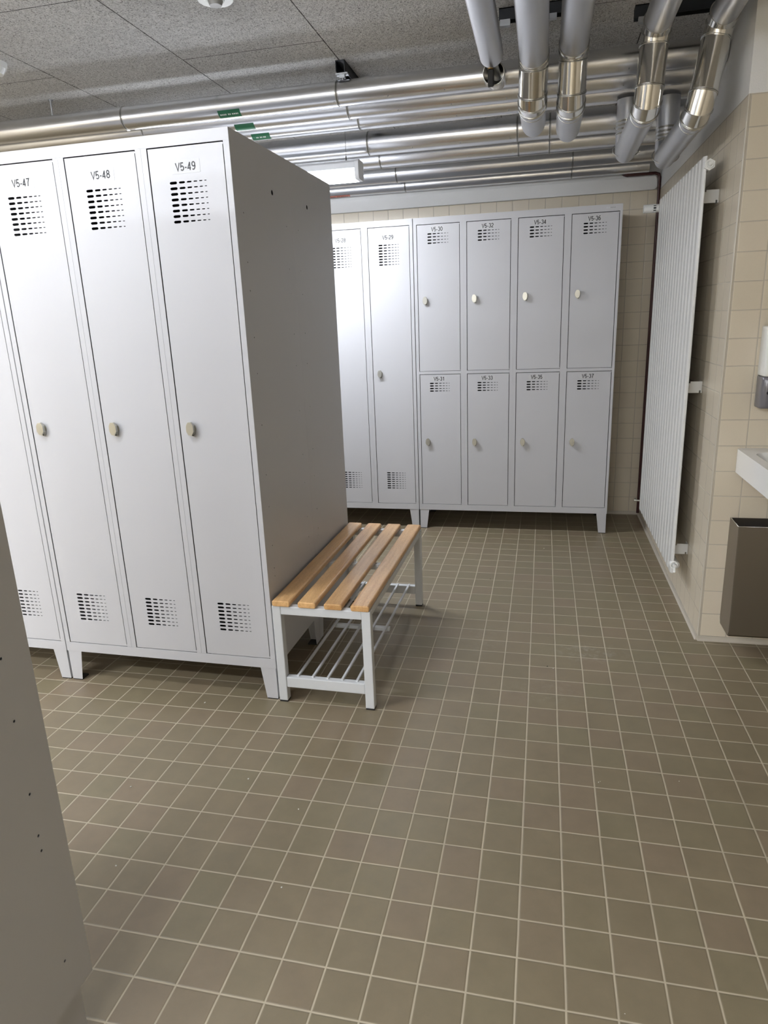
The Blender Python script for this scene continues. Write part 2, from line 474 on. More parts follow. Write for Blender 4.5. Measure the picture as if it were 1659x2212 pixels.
# corner bead and the plaster band over the back tiling
struct('trim_1', MB().tube((XW + .0035, YS + .0035, 0), (XW + .0035, YS + .0035, ZT), .0045, seg=16), M['cove'])
b_ = MB().prism([(XL, 2.020), (.538, 2.020)] + [(.538 + .02 * math.sin(a), 2.040 - .02 * math.cos(a)) for a in (0.5, 1.0, 1.57)]
                + [(.558 - .026 * (1 - math.cos(a)), 2.070 + .026 * math.sin(a)) for a in (0.3, 0.8, 1.2, 1.57)] + [(XL, 2.096)], 'y', 3.602, YB + .001)
struct('trim_2', b_, M['paint'], .002)

# ------------------------------------------------------------------ lockers
ZTOP, ZBOT = 1.899, 0.127
MARG, DW, PITCH = 0.0225, 0.249, 0.2945
GAP = 0.0034
def door_x(i): return MARG + PITCH * i

SLOTW = [.0252, .0205, .0160, .0130, .0108, .0075]
SLOTH = [.0078, .0060, .0045, .0034, .0029, .0024]
def vent(x0, ztop, rows, pitch):
    H = []
    for r in range(rows):
        x = x0; z = ztop - .0035 - r * pitch
        for wd, ht in zip(SLOTW, SLOTH):
            H.append(stadium(x, x + wd, z, ht)); x += wd + .0062
    return H

def door_mesh(name, h, vents):
    """origin at the door's lower left front corner, front faces -y"""
    mb = MB()
    mb.plate([(0, 0), (DW, 0), (DW, h), (0, h)], vents, lambda u, v, t: (u, t, v), 0.0, 0.0012)
    for a in ((0, .0012, .0012, .018, 0, h), (DW - .0012, DW, .0012, .018, 0, h), (0.0012, DW - .0012, .0012, .018, 0, .0012), (.0012, DW - .0012, .0012, .018, h - .0012, h)):
        mb.box(*a)
    # hinge-side notch pins at the right corners
    mb.box(DW - .001, DW + .0024, .0002, .006, h - .006, h - .001)
    mb.box(DW - .001, DW + .0024, .0002, .006, .001, .006)
    return mb.mesh(name, M['locker'])

ZD0, ZD1 = .1670, 1.8610
TALL_H = ZD1 - ZD0
LOW0, LOW1, UP0, UP1 = .1670, .9950, 1.0180, 1.8590
tall_me = door_mesh('tall_door', TALL_H, vent(.0625, 1.7655 - ZD0, 8, .0158) + vent(.0635, .3735 - ZD0, 8, .0145))
up_me = door_mesh('upper_door', UP1 - UP0, vent(.0615, 1.8115 - UP0, 4, .0170))
low_me = door_mesh('lower_door', LOW1 - LOW0, vent(.0600, .9455 - LOW0, 4, .0157))

def knob_mesh():
    mb = MB()
    def hexa(w, h, w2): return [(0, h / 2), (w / 2, h / 2 - w2), (w / 2, -h / 2 + w2), (0, -h / 2), (-w / 2, -h / 2 + w2), (-w / 2, h / 2 - w2)]
    def cut(w, h, f):   # elongated octagon
        return [(-w * .22, h / 2), (w * .22, h / 2), (w / 2, h * f), (w / 2, -h * f), (w * .22, -h / 2), (-w * .22, -h / 2), (-w / 2, -h * f), (-w / 2, h * f)]
    mb.prism(circle(0, 0, .0155, 20), 'y', -.004, 0)
    mb.prism([(x + .002, z - .006) for x, z in cut(.020, .040, .24)], 'y', -.010, -.003)
    mb.prism(cut(.027, .044, .22), 'y', -.018, -.008)
    mb.mi = 1
    mb.prism(circle(.005, -.0215, .0035, 12), 'y', -.0108, -.0095)
    return mb.mesh('turn_knob', [M['nickel'], M['black']])
knob_me = knob_mesh()

def arc(cx, cy, rx, ry, a0, a1, n=12):
    return [(cx + rx * math.cos(math.radians(a0 + (a1 - a0) * i / n)), cy + ry * math.sin(math.radians(a0 + (a1 - a0) * i / n))) for i in range(n + 1)]

SW = 0.150      # stroke width of the grotesque numerals, in cap heights
GL = {          # advance, centre lines of the strokes
    'V': (.62, [[(.03, .97), (.31, .05), (.59, .97)]]),
    '-': (.36, [[(.05, .36), (.31, .36)]]),
    '0': (.56, [arc(.28, .5, .21, .44, 90, 450, 24)]),
    '1': (.56, [[(.12, .74), (.22, .78), (.33, .95)], [(.33, .99), (.33, .0)]]),
    '2': (.56, [arc(.28, .69, .20, .25, 170, -30) + [(.10, .20), (.07, .06)], [(.04, .06), (.50, .06)]]),
    '3': (.56, [arc(.27, .71, .18, .23, 160, -90), arc(.27, .28, .21, .22, 90, -160)]),
    '4': (.56, [[(.50, .25), (.07, .25), (.37, .92)], [(.37, .97), (.37, .0)]]),
    '5': (.56, [[(.48, .93), (.14, .93), (.09, .48)] + arc(.27, .31, .21, .25, 145, -150)]),
    '6': (.56, [arc(.28, .31, .20, .25, 90, 450, 20), arc(.32, .45, .25, .49, 180, 75) + [(.46, .86)]]),
    '7': (.56, [[(.06, .93), (.49, .93), (.30, .50), (.22, .0)]]),
    '8': (.56, [arc(.28, .73, .17, .21, 90, 450, 20), arc(.28, .29, .21, .23, 90, 450, 20)]),
    '9': (.56, [arc(.28, .69, .20, .25, -90, 270, 20), arc(.24, .55, .25, .49, 0, -105) + [(.10, .14)]]),
}

def text_pts(txt, wd, ht):
    P, F, x0 = [], [], 0.0
    for ch in txt:
        adv, strokes = GL[ch]
        for st in strokes:
            k0 = len(P)
            for i, p in enumerate(st):
                a = Vector(st[max(i - 1, 0)]); b = Vector(st[min(i + 1, len(st) - 1)])
                if i == 0 or i == len(st) - 1:
                    d = (b - a).normalized(); k = 1
                    if (Vector(st[0]) - Vector(st[-1])).length < 1e-4: d = (Vector(st[1]) - Vector(st[-2])).normalized()
                else:
                    d0 = (Vector(p) - a).normalized(); d1 = (b - Vector(p)).normalized(); d = (d0 + d1).normalized(); k = 1 / max(.45, d.dot(d0))
                nn = Vector((-d.y, d.x)) * SW / 2 * k
                P += [(p[0] + x0 + nn.x, p[1] + nn.y), (p[0] + x0 - nn.x, p[1] - nn.y)]
                if i: F.append((k0 + 2 * i - 2, k0 + 2 * i - 1, k0 + 2 * i + 1, k0 + 2 * i))
        x0 += adv + .05
    x1 = x0 - .05
    return [((x / x1 - .5) * wd, (y - .5) * ht) for x, y in P], F

def label_mesh(txt, pw, ph, wd, ht, film):
    mb = MB()
    mb.prism(rrect(-pw / 2, pw / 2, -ph / 2, ph / 2, .003, 3), 'y', -.0006, 0.0)
    P, F = text_pts(txt, wd, ht)
    vs = [mb.bm.verts.new((x, -.0009, z)) for x, z in P]
    for f in F:
        try: mb.bm.faces.new([vs[i] for i in f]).material_index = 1
        except ValueError: pass
    return mb.mesh('label_plate', [film, M['dark_ink']], recalc=False)

HZ = [1.672, 1.527, 1.441, 1.296, 1.180, 1.009, .837, .723, .581, .496, .465, .218]
def side_mesh(depth, mirror_big=False):
    mb = MB()
    H = [circle(y, z, .0027, 8) for z in HZ for y in (.060, depth - .060)]
    H.append(circle(.309, 1.767, .0085, 14))
    mb.plate([(0, ZBOT), (depth, ZBOT), (depth, ZTOP), (0, ZTOP)], H, lambda u, v, t: (t, u, v), 0.0, -.0012)
    return mb.mesh('side_panel', M['locker'])

def leg_mesh():
    """origin at the outer front corner; L-shaped tapered sheet foot, towards +x and +y"""
    mb = MB(); t = .0015; h = ZBOT
    mb.prism([(.003, .004), (.046, .004), (.062, h), (.003, h)], 'y', .001, .001 + t)
    mb.prism([(.001 + t, .004), (.044, .004), (.060, h), (.001 + t, h)], 'x', .003, .003 + t)
    return mb.mesh('leg', M['locker'])
leg_me = leg_mesh()
pad_me = MB().box(.004, .044, .0015, .042, 0, .006).mesh('foot_pad', M['black'])

def cabinet(label, loc, rz, doors, depth=.484, W=None, group=None, leg_in=0.0, leg_w=1.0, film='label_matt'):
    """doors: list of columns; a column is None (tall, no visible number), 'V5-49' (tall) or ('V5-30', 'V5-31')"""
    n = len(doors)
    W = W or (2 * MARG + (n - 1) * PITCH + DW)
    t = thing('locker_cabinet', label, 'locker', loc, rz, group)
    # carcass: folded front frame, top, bottom, back, dividers
    mb = MB()
    holes = []
    two = isinstance(doors[0], tuple)
    for i in range(n):
        x = door_x(i)
        spans = [(LOW0, LOW1), (UP0, UP1)] if two else [(ZD0, ZD1)]
        for a, b in spans:
            holes.append([(x - GAP, a - GAP * .6), (x + DW + GAP, a - GAP * .6), (x + DW + GAP, b + GAP), (x - GAP, b + GAP)])
    mb.plate([(.001, ZBOT), (W - .001, ZBOT), (W - .001, ZTOP), (.001, ZTOP)], holes, lambda u, v, q: (u, q, v), 0.0, .0014)
    # fold-over faces that show the seams of the frame
    e = .0007
    top0 = (UP1 if two else ZD1) + GAP
    mb.box(.0005, W - .0005, -e, 0, top0 + .001, ZTOP)
    mb.box(.0005, W - .0005, -e, 0, ZBOT, LOW0 - GAP * .6 - .001)
    for i in range(n + 1):
        if i == 0: segs = [(.0005, door_x(0) - GAP)]
        elif i == n: segs = [(door_x(n - 1) + DW + GAP, W - .0005)]
        else:
            a = door_x(i - 1) + DW + GAP; b = door_x(i) - GAP; c = (a + b) / 2
            segs = [(a, c - .0007), (c + .0007, b)]
        for a, b in segs: mb.box(a, b, -e, 0, LOW0 - GAP * .6, top0)
    if two:
        for i in range(n): mb.box(door_x(i) - GAP * .6, door_x(i) + DW + GAP * .6, -e * .8, 0, LOW1 + GAP, UP0 - GAP * .6)
    mb.box(.0012, W - .0012, .0014, depth, ZTOP - .0012, ZTOP)
    mb.box(.0012, W - .0012, .0014, depth, ZBOT, ZBOT + .0012)
    mb.box(.0012, W - .0012, depth - .0012, depth, ZBOT + .0012, ZTOP - .0012)
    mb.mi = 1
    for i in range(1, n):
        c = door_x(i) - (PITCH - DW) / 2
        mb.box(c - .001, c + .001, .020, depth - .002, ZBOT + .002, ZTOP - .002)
    mb.box(.0015, W - .0015, .28, .281, ZBOT + .002, ZTOP - .002)  # added dark sheet, so slots and door gaps read as shaded
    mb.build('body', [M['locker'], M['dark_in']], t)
    sm = side_mesh(depth)
    s1 = link('side_panel', sm, t, loc=(W, 0, 0))
    s0 = link('side_panel', sm, t, loc=(.0012, 0, 0))
    for sx, sy, px, py in ((1, 1, 0, 0), (-1, 1, W, 0), (1, -1, 0, depth), (-1, -1, W, depth)):
        l = link('leg', leg_me, t, loc=(px + sx * leg_in * .3, py + sy * leg_in, 0)); l.scale = (sx, sy * leg_w, 1)
        link('foot_pad', pad_me, l)
    def put_door(me, x, z, txt, lz, lx, kz, kx, plate=(.096, .038)):
        d = link('door', me, t, loc=(x, .0006, z))
        if txt:
            lm = label_mesh(txt, plate[0], plate[1], .067, .0235, M[film])
            link('label_plate', lm, d, loc=(lx, 0, lz - z))
        link('turn_knob', knob_me, d, loc=(kx, 0, kz - z), bevel=.0012)
    for i, dd in enumerate(doors):
        x = door_x(i)
        if isinstance(dd, tuple):
            put_door(low_me, x, LOW0, dd[1], .970, .119, .577, .0425, (.092, .027))
            put_door(up_me, x, UP0, dd[0], 1.8325, .119, 1.435, .0420, (.080, .028))
        else:
            put_door(tall_me, x, ZD0, dd, 1.805, .122, 1.008, .0435)
    return t

ANG = -0.0139
ca, sa = math.cos(ANG), math.sin(ANG)
def A(x, y, z=0): return (-.9971 + ca * x - sa * y, 1.0051 + sa * x + ca * y, z)
WA = 2 * MARG + 2 * PITCH + DW     # 0.883
cab = cabinet('Light grey three-door locker numbered 47 to 49, beside the wooden bench', A(-WA, 0), ANG, ['V5-47', 'V5-48', 'V5-49'], film='label')
cabinet('Light grey locker cut off by the left edge, left neighbour of doors 47 to 49', A(-2 * WA - .003, 0), ANG, [None, None, None])
c3 = cabinet('Grey locker back to back behind doors 47 to 49, its holed side facing the bench', A(0, .4845 + .484), ANG + math.pi, [None, None, None])
cabinet('Grey locker with only its dark side visible at the lower left edge, nearest the viewer', (-.911, -.195, 0), math.pi, [None, None, None], leg_in=.026, leg_w=1.7)
XB, YF = -.8437, 3.172
cabinet('Grey two-tier locker at the back wall with eight small doors numbered 30 to 37', (XB, YF, 0), 0,
        [('V5-30', 'V5-31'), ('V5-32', 'V5-33'), ('V5-34', 'V5-35'), ('V5-36', 'V5-37')], depth=.44, W=1.1728)
cabinet('Grey back wall locker with tall doors numbered 28 and 29, partly hidden', (XB - WA - .004, YF, 0), 0, [None, 'V5-28', 'V5-29'], depth=.44)

# manufacturer's mark on the top rail of the two-tier locker
mk = MB()
mk.prism(circle(0, 0, .0062, 12), 'y', -.0012, -.0007)
mk.prism([(.008, -.002), (.0125, -.002), (.0125, -.0045), (.0145, -.0045), (.0145, .0045), (.008, .0045)], 'y', -.0012, -.0007)
mk.mi = 1
for k in range(5): mk.box(.018 + k * .0055, .018 + k * .0055 + .0036, -.0011, -.0007, -.002, .0022 if k % 2 else .003)
mk.build('maker_badge', [M['logo'], simple('badge_grey', (.33, .34, .36), .4)], [o for o in bpy.data.objects if o.get('label', '').startswith('Grey two-tier')][0], loc=(1.090, 0, 1.8815))

# ------------------------------------------------------------------ bench
BANG = -0.0148
bench = thing('changing_bench', 'beech slat bench on a light grey steel frame with open shoe rack', 'bench', (-.990, .9955, 0), BANG)
BW, BL = .360, .952
def leg_b(x, y):
    l = MB().box(x, x + .0325, y, y + .030, .006, .380).build('leg', M['bench_steel'], bench, .0025)
    MB().box(x + .001, x + .0315, y + .001, y + .029, 0, .012).build('foot_cap', M['black'], l)
for x in (0, BW - .0325):
    for y in (0, BL - .030): leg_b(x, y)
for y in (0, BL - .030):
    MB().box(.0325, BW - .0325, y + .001, y + .029, .348, .379).build('seat_rail', M['bench_steel'], bench, .002)
for x in (.004, BW - .026):
    MB().box(x, x + .022, .030, BL - .030, .352, .378).build('side_rail', M['bench_steel'], bench, .002)
MB().box(.026, BW - .026, BL / 2 - .012, BL / 2 + .012, .355, .378).build('cross_brace', M['bench_steel'], bench, .002)
for y in (0, BL - .030):
    MB().box(.0325, BW - .0325, y + .002, y + .028, .060, .101).build('rack_rail', M['bench_steel'], bench, .003)
MB().box(.062, BW - .052, BL / 2 - .010, BL / 2 + .010, .082, .097).build('rack_brace', M['bench_steel'], bench, .001)
for x in (.074, .130, .186, .241, .296):
    MB().box(x - .0045, x + .0045, .012, BL - .012, .0975, .1065).build('rack_rod', M['bench_steel'], bench, .0015)
for i in range(4):
    x = .0035 + i * .0960
    mb = MB(); prof = rrect(x, x + .0655, .3795, .4015, .007, 4)
    mb.prism(prof, 'y', -.004, BL + .004)
    s_ = mb.build('seat_slat', M['wood'], bench, .0035)

# ------------------------------------------------------------------ radiator
rad = thing('panel_radiator', 'tall white ribbed panel radiator on the tiled wall at right', 'radiator', (0, 0, 0))
NY = 16; y0, y1 = 1.968, 3.052; tw = (y1 - y0) / NY
mb = MB()
for i in range(NY):
    ya = y0 + i * tw; yb = ya + tw - .0022
    prof = [(XW - .068, ya), (XW - .0765, ya + .004), (XW - .0800, ya + .012), (XW - .0800, yb - .012), (XW - .0765, yb - .004), (XW - .068, yb)]
    mb.prism(prof, 'z', .203, 1.8845)
mb.box(XW - .072, XW - .069, y0, y1 - .004, .21, 1.878)
mb.build('ribbed_panel', M['white_enamel'], rad, .0008)
for z in (1.853, .238):
    h_ = MB().tube((XW - .058, y0 + .012, z), (XW - .058, y1 + .03, z), .0165, seg=20).build('header_pipe', M['white_enamel'], rad)
mb = MB()   # hexagonal plug at the top
pc = (XW - .059, 1.853)
mb.prism([(pc[0] + .021 * math.cos(math.radians(60 * k + 30)), pc[1] + .021 * math.sin(math.radians(60 * k + 30))) for k in range(6)], 'y', 1.962, 1.982)
mb.torus((pc[0], 1.961, pc[1]), (0, 1, 0), .0125, .0025, 24, 6)
mb.tube((pc[0], 1.954, pc[1]), (pc[0], 1.962, pc[1]), .006, seg=14)
mb.build('end_plug', M['white_plastic'], rad)
mb = MB()   # drain valve below
pc = (XW - .068, .243)
mb.torus((pc[0], 1.966, pc[1]), (0, 1, 0), .0145, .0035, 28, 8)
mb.tube((pc[0], 1.97, pc[1]), (pc[0], 1.99, pc[1]), .017, seg=24)
mb.tube((pc[0], 1.950, pc[1]), (pc[0], 1.972, pc[1]), .007, seg=16)
mb.tube((pc[0] + .001, 1.952, pc[1] - .006), (pc[0] + .001, 1.949, pc[1] - .028), .0045, .006, seg=12)
mb.build('drain_valve', M['white_plastic'], rad)
for z in (1.752, 1.012, .292):
    mb = MB()
    mb.plate([(.506, z - .024), (.566, z - .024), (.566, z - .014), (.573, z - .014), (.573, z + .024), (.530, z + .024), (.530, z + .017), (.522, z + .017), (.522, z + .024), (.506, z + .024)],
             [circle(.511, z + .008, .0025, 8), circle(.511, z - .009, .0025, 8)], lambda u, v, t: (u, t, v), 2.045, 2.048)
    mb.box(.573, XW - .0004, 2.045, 2.085, z - .024, z + .024)
    mb.build('wall_bracket', M['white_enamel'], rad)
for z in (1.379, .670):
    MB().prism([(.508, z), (.527, z - .001), (.510, z + .012)], 'y', 2.045, 2.052).build('clip', M['white_enamel'], rad)
tv = MB()
ty = 3.105
tv.tube((XW - .058, y1 + .03, 1.853), (XW - .058, ty + .018, 1.853), .013, seg=16)
tv.build('valve_body', M['nickel'], rad)
th = MB(); th.tube((.520, ty, 1.853), (.500, ty, 1.853), .019, .021, seg=24); th.tube((.500, ty, 1.853), (.490, ty, 1.853), .0205, seg=24)
th.mi = 1
th.tube((.490, ty, 1.853), (.476, ty, 1.853), .0175, seg=24)
th.mi = 0
for k in range(9):
    a = 2 * math.pi * k / 9; th.box(.476, .490, ty + .0195 * math.cos(a) - .003, ty + .0195 * math.cos(a) + .003, 1.853 + .0195 * math.sin(a) - .003, 1.853 + .0195 * math.sin(a) + .003)
th.tube((.476, ty, 1.853), (.428, ty, 1.853), .0225, .0215, seg=28)
th.build('thermostat_head', [M['white_plastic'], M['black']], rad, .001)
MB().tube((XW - .058, y1 + .028, .238), (.475, y1 + .045, .238), .006, seg=12).tube((.485, y1 + .045, .238), (.475, y1 + .045, .238), .013, seg=16).build('return_valve', M['nickel'], rad)

# ------------------------------------------------------------------ basin, dispenser, bin
def open_box_mesh(mb): return mb
bas = thing('wash_basin', 'white ceramic wash basin on the tiled wall, cut off by the right edge', 'basin', (.652, 0, 0))
bm_ = MB()
outer = rrect(0, .55, 1.262, YS, .022, 6); inner = rrect(.035, .515, 1.30, YS - .09, .05, 6)
bm_.plate(outer, [inner], lambda u, v, t: (u, v, t), .812, .811, back=False)
n = len(outer)
vt = [bm_.bm.verts.new((u, v, .812)) for u, v in outer]
cx, cy = .275, 1.50
vb = [bm_.bm.verts.new((u * 1.0 if 1 else u, v, .722)) for u, v in outer]
bot = [bm_.bm.verts.new((cx + (u - cx) * .82, 1.54 + (v - 1.54) * .80, .690)) for u, v in outer]
for i in range(n):
    j = (i + 1) % n
    bm_.bm.faces.new((vt[i], vt[j], vb[j], vb[i])); bm_.bm.faces.new((vb[i], vb[j], bot[j], bot[i]))
bm_.bm.faces.new(bot)
m_ = len(inner)
prev = [bm_.bm.verts.new((u, v, .812)) for u, v in inner]
for k, (s, z) in enumerate(((.97, .790), (.90, .745), (.75, .715), (.3, .705))):
    ring = [bm_.bm.verts.new((cx + (u - cx) * s, 1.47 + (v - 1.47) * s, z)) for u, v in inner]
    for i in range(m_):
        j = (i + 1) % m_; f = bm_.bm.faces.new((prev[i], prev[j], ring[j], ring[i])); f.smooth = True
    prev = ring
bm_.bm.faces.new(prev)
bmesh.ops.remove_doubles(bm_.bm, verts=bm_.bm.verts[:], dist=.0001)
bm_.build('bowl', M['ceramic'], bas, .007)
tp = MB()
tp.tube((.275, YS - .045, .812), (.275, YS - .045, .90), .022, .020, seg=24); tp.sweep([(.275, YS - .045, .885), (.275, YS - .10, .905), (.275, YS - .17, .895)], .012, 20)
tp.box(.268, .282, YS - .10, YS - .035, .900, .908)
tp.build('tap', M['nickel'], bas, .001)

dsp = thing('soap_dispenser', 'white wall soap dispenser with grey translucent base above the wash basin', 'dispenser', (.694, 0, 0))
def shell(z0, z1, taper0, taper1, mat, name):
    mb = MB()
    rings = []
    for z, k in ((z0, taper0), (z0 + .012, taper0 + .008), (z1 - .012, taper1), (z1, taper1 - .006)):
        rings.append([mb.bm.verts.new((u, v, z)) for u, v in rrect(-.001 - (k - .1) * 0, .112, YS - k, YS, .018, 4)])
    for Aa, Bb in zip(rings, rings[1:]):
        for i in range(len(Aa)):
            j = (i + 1) % len(Aa); f = mb.bm.faces.new((Aa[i], Aa[j], Bb[j], Bb[i])); f.smooth = True
    mb.bm.faces.new(rings[0]); mb.bm.faces.new(rings[-1])
    return mb.build(name, mat, dsp, .004)
shell(1.088, 1.262, .100, .088, M['white_plastic'], 'cover')
tank = shell(.972, 1.087, .085, .098, M['smoke_plastic'], 'tank')
MB().tube((.02, YS - .102, 1.03), (.02, YS - .093, 1.03), .006, seg=16).build('lock_screw', M['dark_ink'], dsp)

bn = thing('waste_bin', 'brushed steel open-topped waste bin fixed under the wash basin at right', 'bin', (0, 0, 0))
mb = MB()
bx0, bx1 = .656, .985
prof_o = [(1.606, .534), (1.588, .098), (1.610, .086), (YS - .001, .086), (YS - .001, .536)]
def ring(x, ins):
    return [mb.bm.verts.new((x, p[0], p[1])) for p in prof_o]
mb.prism(prof_o[:2] + [(1.592, .090), (1.605, .086)] + prof_o[3:4] + [(YS - .001, .087), (YS - .001, .535), (YS - .003, .535), (YS - .003, .09), (1.606, .09), (1.5915, .098), (1.6085, .534)], 'x', bx0 + .002, bx1 - .002)
side = [(1.606, .534), (1.588, .112), (1.594, .095), (1.606, .087), (YS - .012, .087), (YS - .001, .108), (YS - .001, .536)]
mb.prism(side, 'x', bx0, bx0 + .002); mb.prism(side, 'x', bx1 - .002, bx1)
mb.build('bin_body', M['steel_bin'], bn, .0008)
MB().sweep([(bx0 + .001, YS - .002, .536), (bx0 + .001, 1.606, .535), (bx1 - .001, 1.606, .535), (bx1 - .001, YS - .002, .536)], .0016, 8).build('rim', M['ring'], bn)
MB().box(bx0 + .006, bx1 - .006, 1.612, YS - .006, .10, .50).build('bin_inside', simple('black_bin_inside', (.012, .012, .014), .7), bn)  # black block filling the bin below its rim

# ------------------------------------------------------------------ pipes along the rooms width
def seam(parent, c, axis, r, wdt=.0045, h=.0024):
    mb = MB(); a = Vector(axis).normalized() * (wdt * .8)
    mb.torus(Vector(c) - a, axis, r + .0002, h, 40, 8).torus(Vector(c) + a, axis, r + .0002, h, 40, 8)
    mb.mi = 1; mb.torus(Vector(c), axis, r, h * .6, 40, 6)
    return mb.build('seam_ring', [M['ring'], M['bead']], parent)

PX0, PX1 = XL + .02, XW - .004
def xpipe(label, y, z, r, seams, x1=PX1, mat='alu', studs=True, side=-1):
    t = thing('insulated_pipe', label, 'pipe', (0, y, z))
    mb = MB(); cuts = sorted([PX0] + seams + [x1])
    for k, (a, b) in enumerate(zip(cuts, cuts[1:])):
        rr = r + (.0006 if k % 2 else 0)
        mb.tube((a, 0, 0), (b, 0, 0), rr, seg=64)
    c = mb.build('cladding', M[mat], t)
    for s_ in seams: seam(t, (s_, 0, 0), (1, 0, 0), r)
    if studs:
        for s_ in [x for x in (-.975, -.74, -.50, -.26, -.02, .22)]:
            a = math.radians(-128 if side < 0 else -60)
            MB().tube((s_, math.cos(a) * (r - .001), math.sin(a) * (r - .001)), (s_, math.cos(a) * (r + .0025), math.sin(a) * (r + .0025)), .003, .002, seg=8).build('rivet', M['zinc'], t)
    return t

def tape(parent, x0, x1, r, a0, a1, mat, ink, marks, inkdepth=.0006, skew=.0):
    """curved sticker on a pipe along x; angles in degrees in the y-z plane, arrow point at the right end"""
    mb = MB(); n = 8; nx = 6
    rr = r + .0012
    def P(x, a, q=rr): a = math.radians(a); return (x, math.cos(a) * q, math.sin(a) * q)
    for i in range(n):
        aa = a0 + (a1 - a0) * i / n; ab = a0 + (a1 - a0) * (i + 1) / n
        f = mb.face([P(x0, aa), P(x1, aa), P(x1, ab), P(x0, ab)])
    mb.mi = 1
    am = (a0 + a1) / 2; ha = 4.0
    for a, b in marks:
        xa = x0 + (x1 - x0) * a; xb = x0 + (x1 - x0) * b
        mb.face([P(xa, am - ha, rr + inkdepth), P(xb, am - ha, rr + inkdepth), P(xb, am + ha, rr + inkdepth), P(xa, am + ha, rr + inkdepth)])
    return mb.build('marking_tape', [mat, ink], parent)

MK = [(.08, .15), (.17, .22), (.24, .29), (.31, .36), (.44, .50), (.52, .56), (.62, .68), (.70, .76), (.78, .84), (.86, .90)]
p1 = xpipe('silver insulated pipe under the ceiling, nearest of the crossing pipes', 2.112, 2.276, .048, [-1.986, -.961])
p2 = xpipe('silver crossing pipe second from the front, with a green tape marking', 2.323, 2.276, .048, [-2.01, -.972])
p3 = xpipe('silver crossing pipe third from the front, with green tape, just before the dark gap', 2.511, 2.276, .048, [-2.025, -.972])
p4 = xpipe('lower wide silver crossing pipe directly behind the dark gap and the tube lamp', 2.670, 2.200, .055, [-.967, -.226, -.073])
p5 = xpipe('lower silver crossing pipe between the lamp-side pipe and the wall-side pipes', 3.000, 2.200, .055, [-.981, -.232, -.073])
p6 = xpipe('lower silver crossing pipe, second from the back wall', 3.440, 2.200, .055, [-.981, .060], studs=False)
p7 = xpipe('darker thin silver crossing pipe closest to the back wall with faded red tape', 3.568, 2.150, .040, [-.954, .060], x1=.50, studs=False)
tape(p1, -1.512, -1.407, .048, -150, -105, M['green_tape'], M['white_ink'], MK)
tape(p2, -1.530, -1.432, .048, -145, -100, M['green_tape'], M['white_ink'], [])
tape(p3, -1.526, -1.430, .048, -145, -98, M['green_tape'], M['white_ink'], MK[2:8])
tape(p7, -1.475, -1.320, .040, -125, -95, M['red_tape'], M['red_paint'], MK)

# ------------------------------------------------------------------ pipes running towards the viewer
YN = YR + .02
def arc_pts(p_in, corner, p_out, R, n):
    """lobster-back bend: points along a fillet between two legs"""
    c = Vector(corner); d0 = (Vector(p_in) - c).normalized(); d1 = (Vector(p_out) - c).normalized()
    ang = d0.angle(d1); tl = R / math.tan(ang / 2)
    s = c + d0 * tl; e = c + d1 * tl
    cen = c + (d0 + d1).normalized() * (R / math.sin(ang / 2))
    v0 = s - cen; v1 = e - cen; tot = v0.angle(v1); ax = v0.cross(v1).normalized()
    return [cen + Matrix.Rotation(tot * k / n, 3, ax) @ v0 for k in range(n + 1)]

def ypipe(label, xu, zu, xl, zl, y_drop, y_end, ru, rl, z_up, Rb=.075, slant=.04, nb=2, y_drop2=None):
    t = thing('insulated_pipe', label, 'pipe', (0, 0, 0))
    y2 = y_drop + slant
    Pn = (xu, YN, zu); c1 = (xu, y_drop, zu); c2 = (xl, y2, zl); Pe = (xl, y_end, zl); Pu = (xl, y_end, z_up)
    b1 = arc_pts(Pn, c1, c2, Rb, nb); b2 = arc_pts(c1, c2, Pe, Rb, nb)
    MB().sweep([Pn, b1[0]], ru, 64).build('upper_run', M['foil'], t)
    re = ru + .001
    el = b1 + b2
    MB().sweep(el, re, 64, sharp=True).build('elbow_shell', M['alu_elbow'], t)
    for i, q in enumerate(el):
        if i == 0: d = el[1] - el[0]
        elif i == len(el) - 1: d = el[-1] - el[-2]
        else: d = (el[i + 1] - el[i - 1])
        seam(t, q, d, re + .0008, .0028, .0018)
    MB().sweep([b2[-1], Pe, Pu], [ru, rl, rl], 64, sharp=True).build('lower_run', M['foil'], t)
    seam(t, b2[-1] + Vector((0, .035, 0)), (0, 1, 0), ru, .0003, .0012)
    return t, Vector(Pe)

t2, e2 = ypipe('second silver pipe from the left running overhead, ends in a rounded drop', -.137, 2.240, -.142, 2.112, 1.830, 2.185, .0522, .050, 2.229, .055, .085, 2)
t3, e3 = ypipe('middle silver pipe running overhead, third from the left', .003, 2.262, .002, 2.095, 1.845, 2.255, .0505, .050, 2.229, .055, .07, 2)
t4, e4 = ypipe('fourth overhead silver pipe, with stacked elbow rings, left of the wall-side one', .278, 2.282, .262, 2.030, 1.815, 2.478, .0470, .0470, 2.229, .055, -.025, 2)
t5, e5 = ypipe('rightmost overhead silver pipe with elbow rings, close to the painted wall', .492, 2.292, .435, 1.995, 1.850, 2.50, .0462, .0470, 2.229, .055, -.05, 2)
for t_, e_ in ((t4, e4), (t5, e5)):
    for dz in (.062, .078, .094, .110): seam(t_, e_ + Vector((0, 0, dz)), (0, 0, 1), .0472, .003, .0022)
    seam(t_, e_ + Vector((0, -.002, 0)), (0, -1, 1), .0570, .0005, .0020)
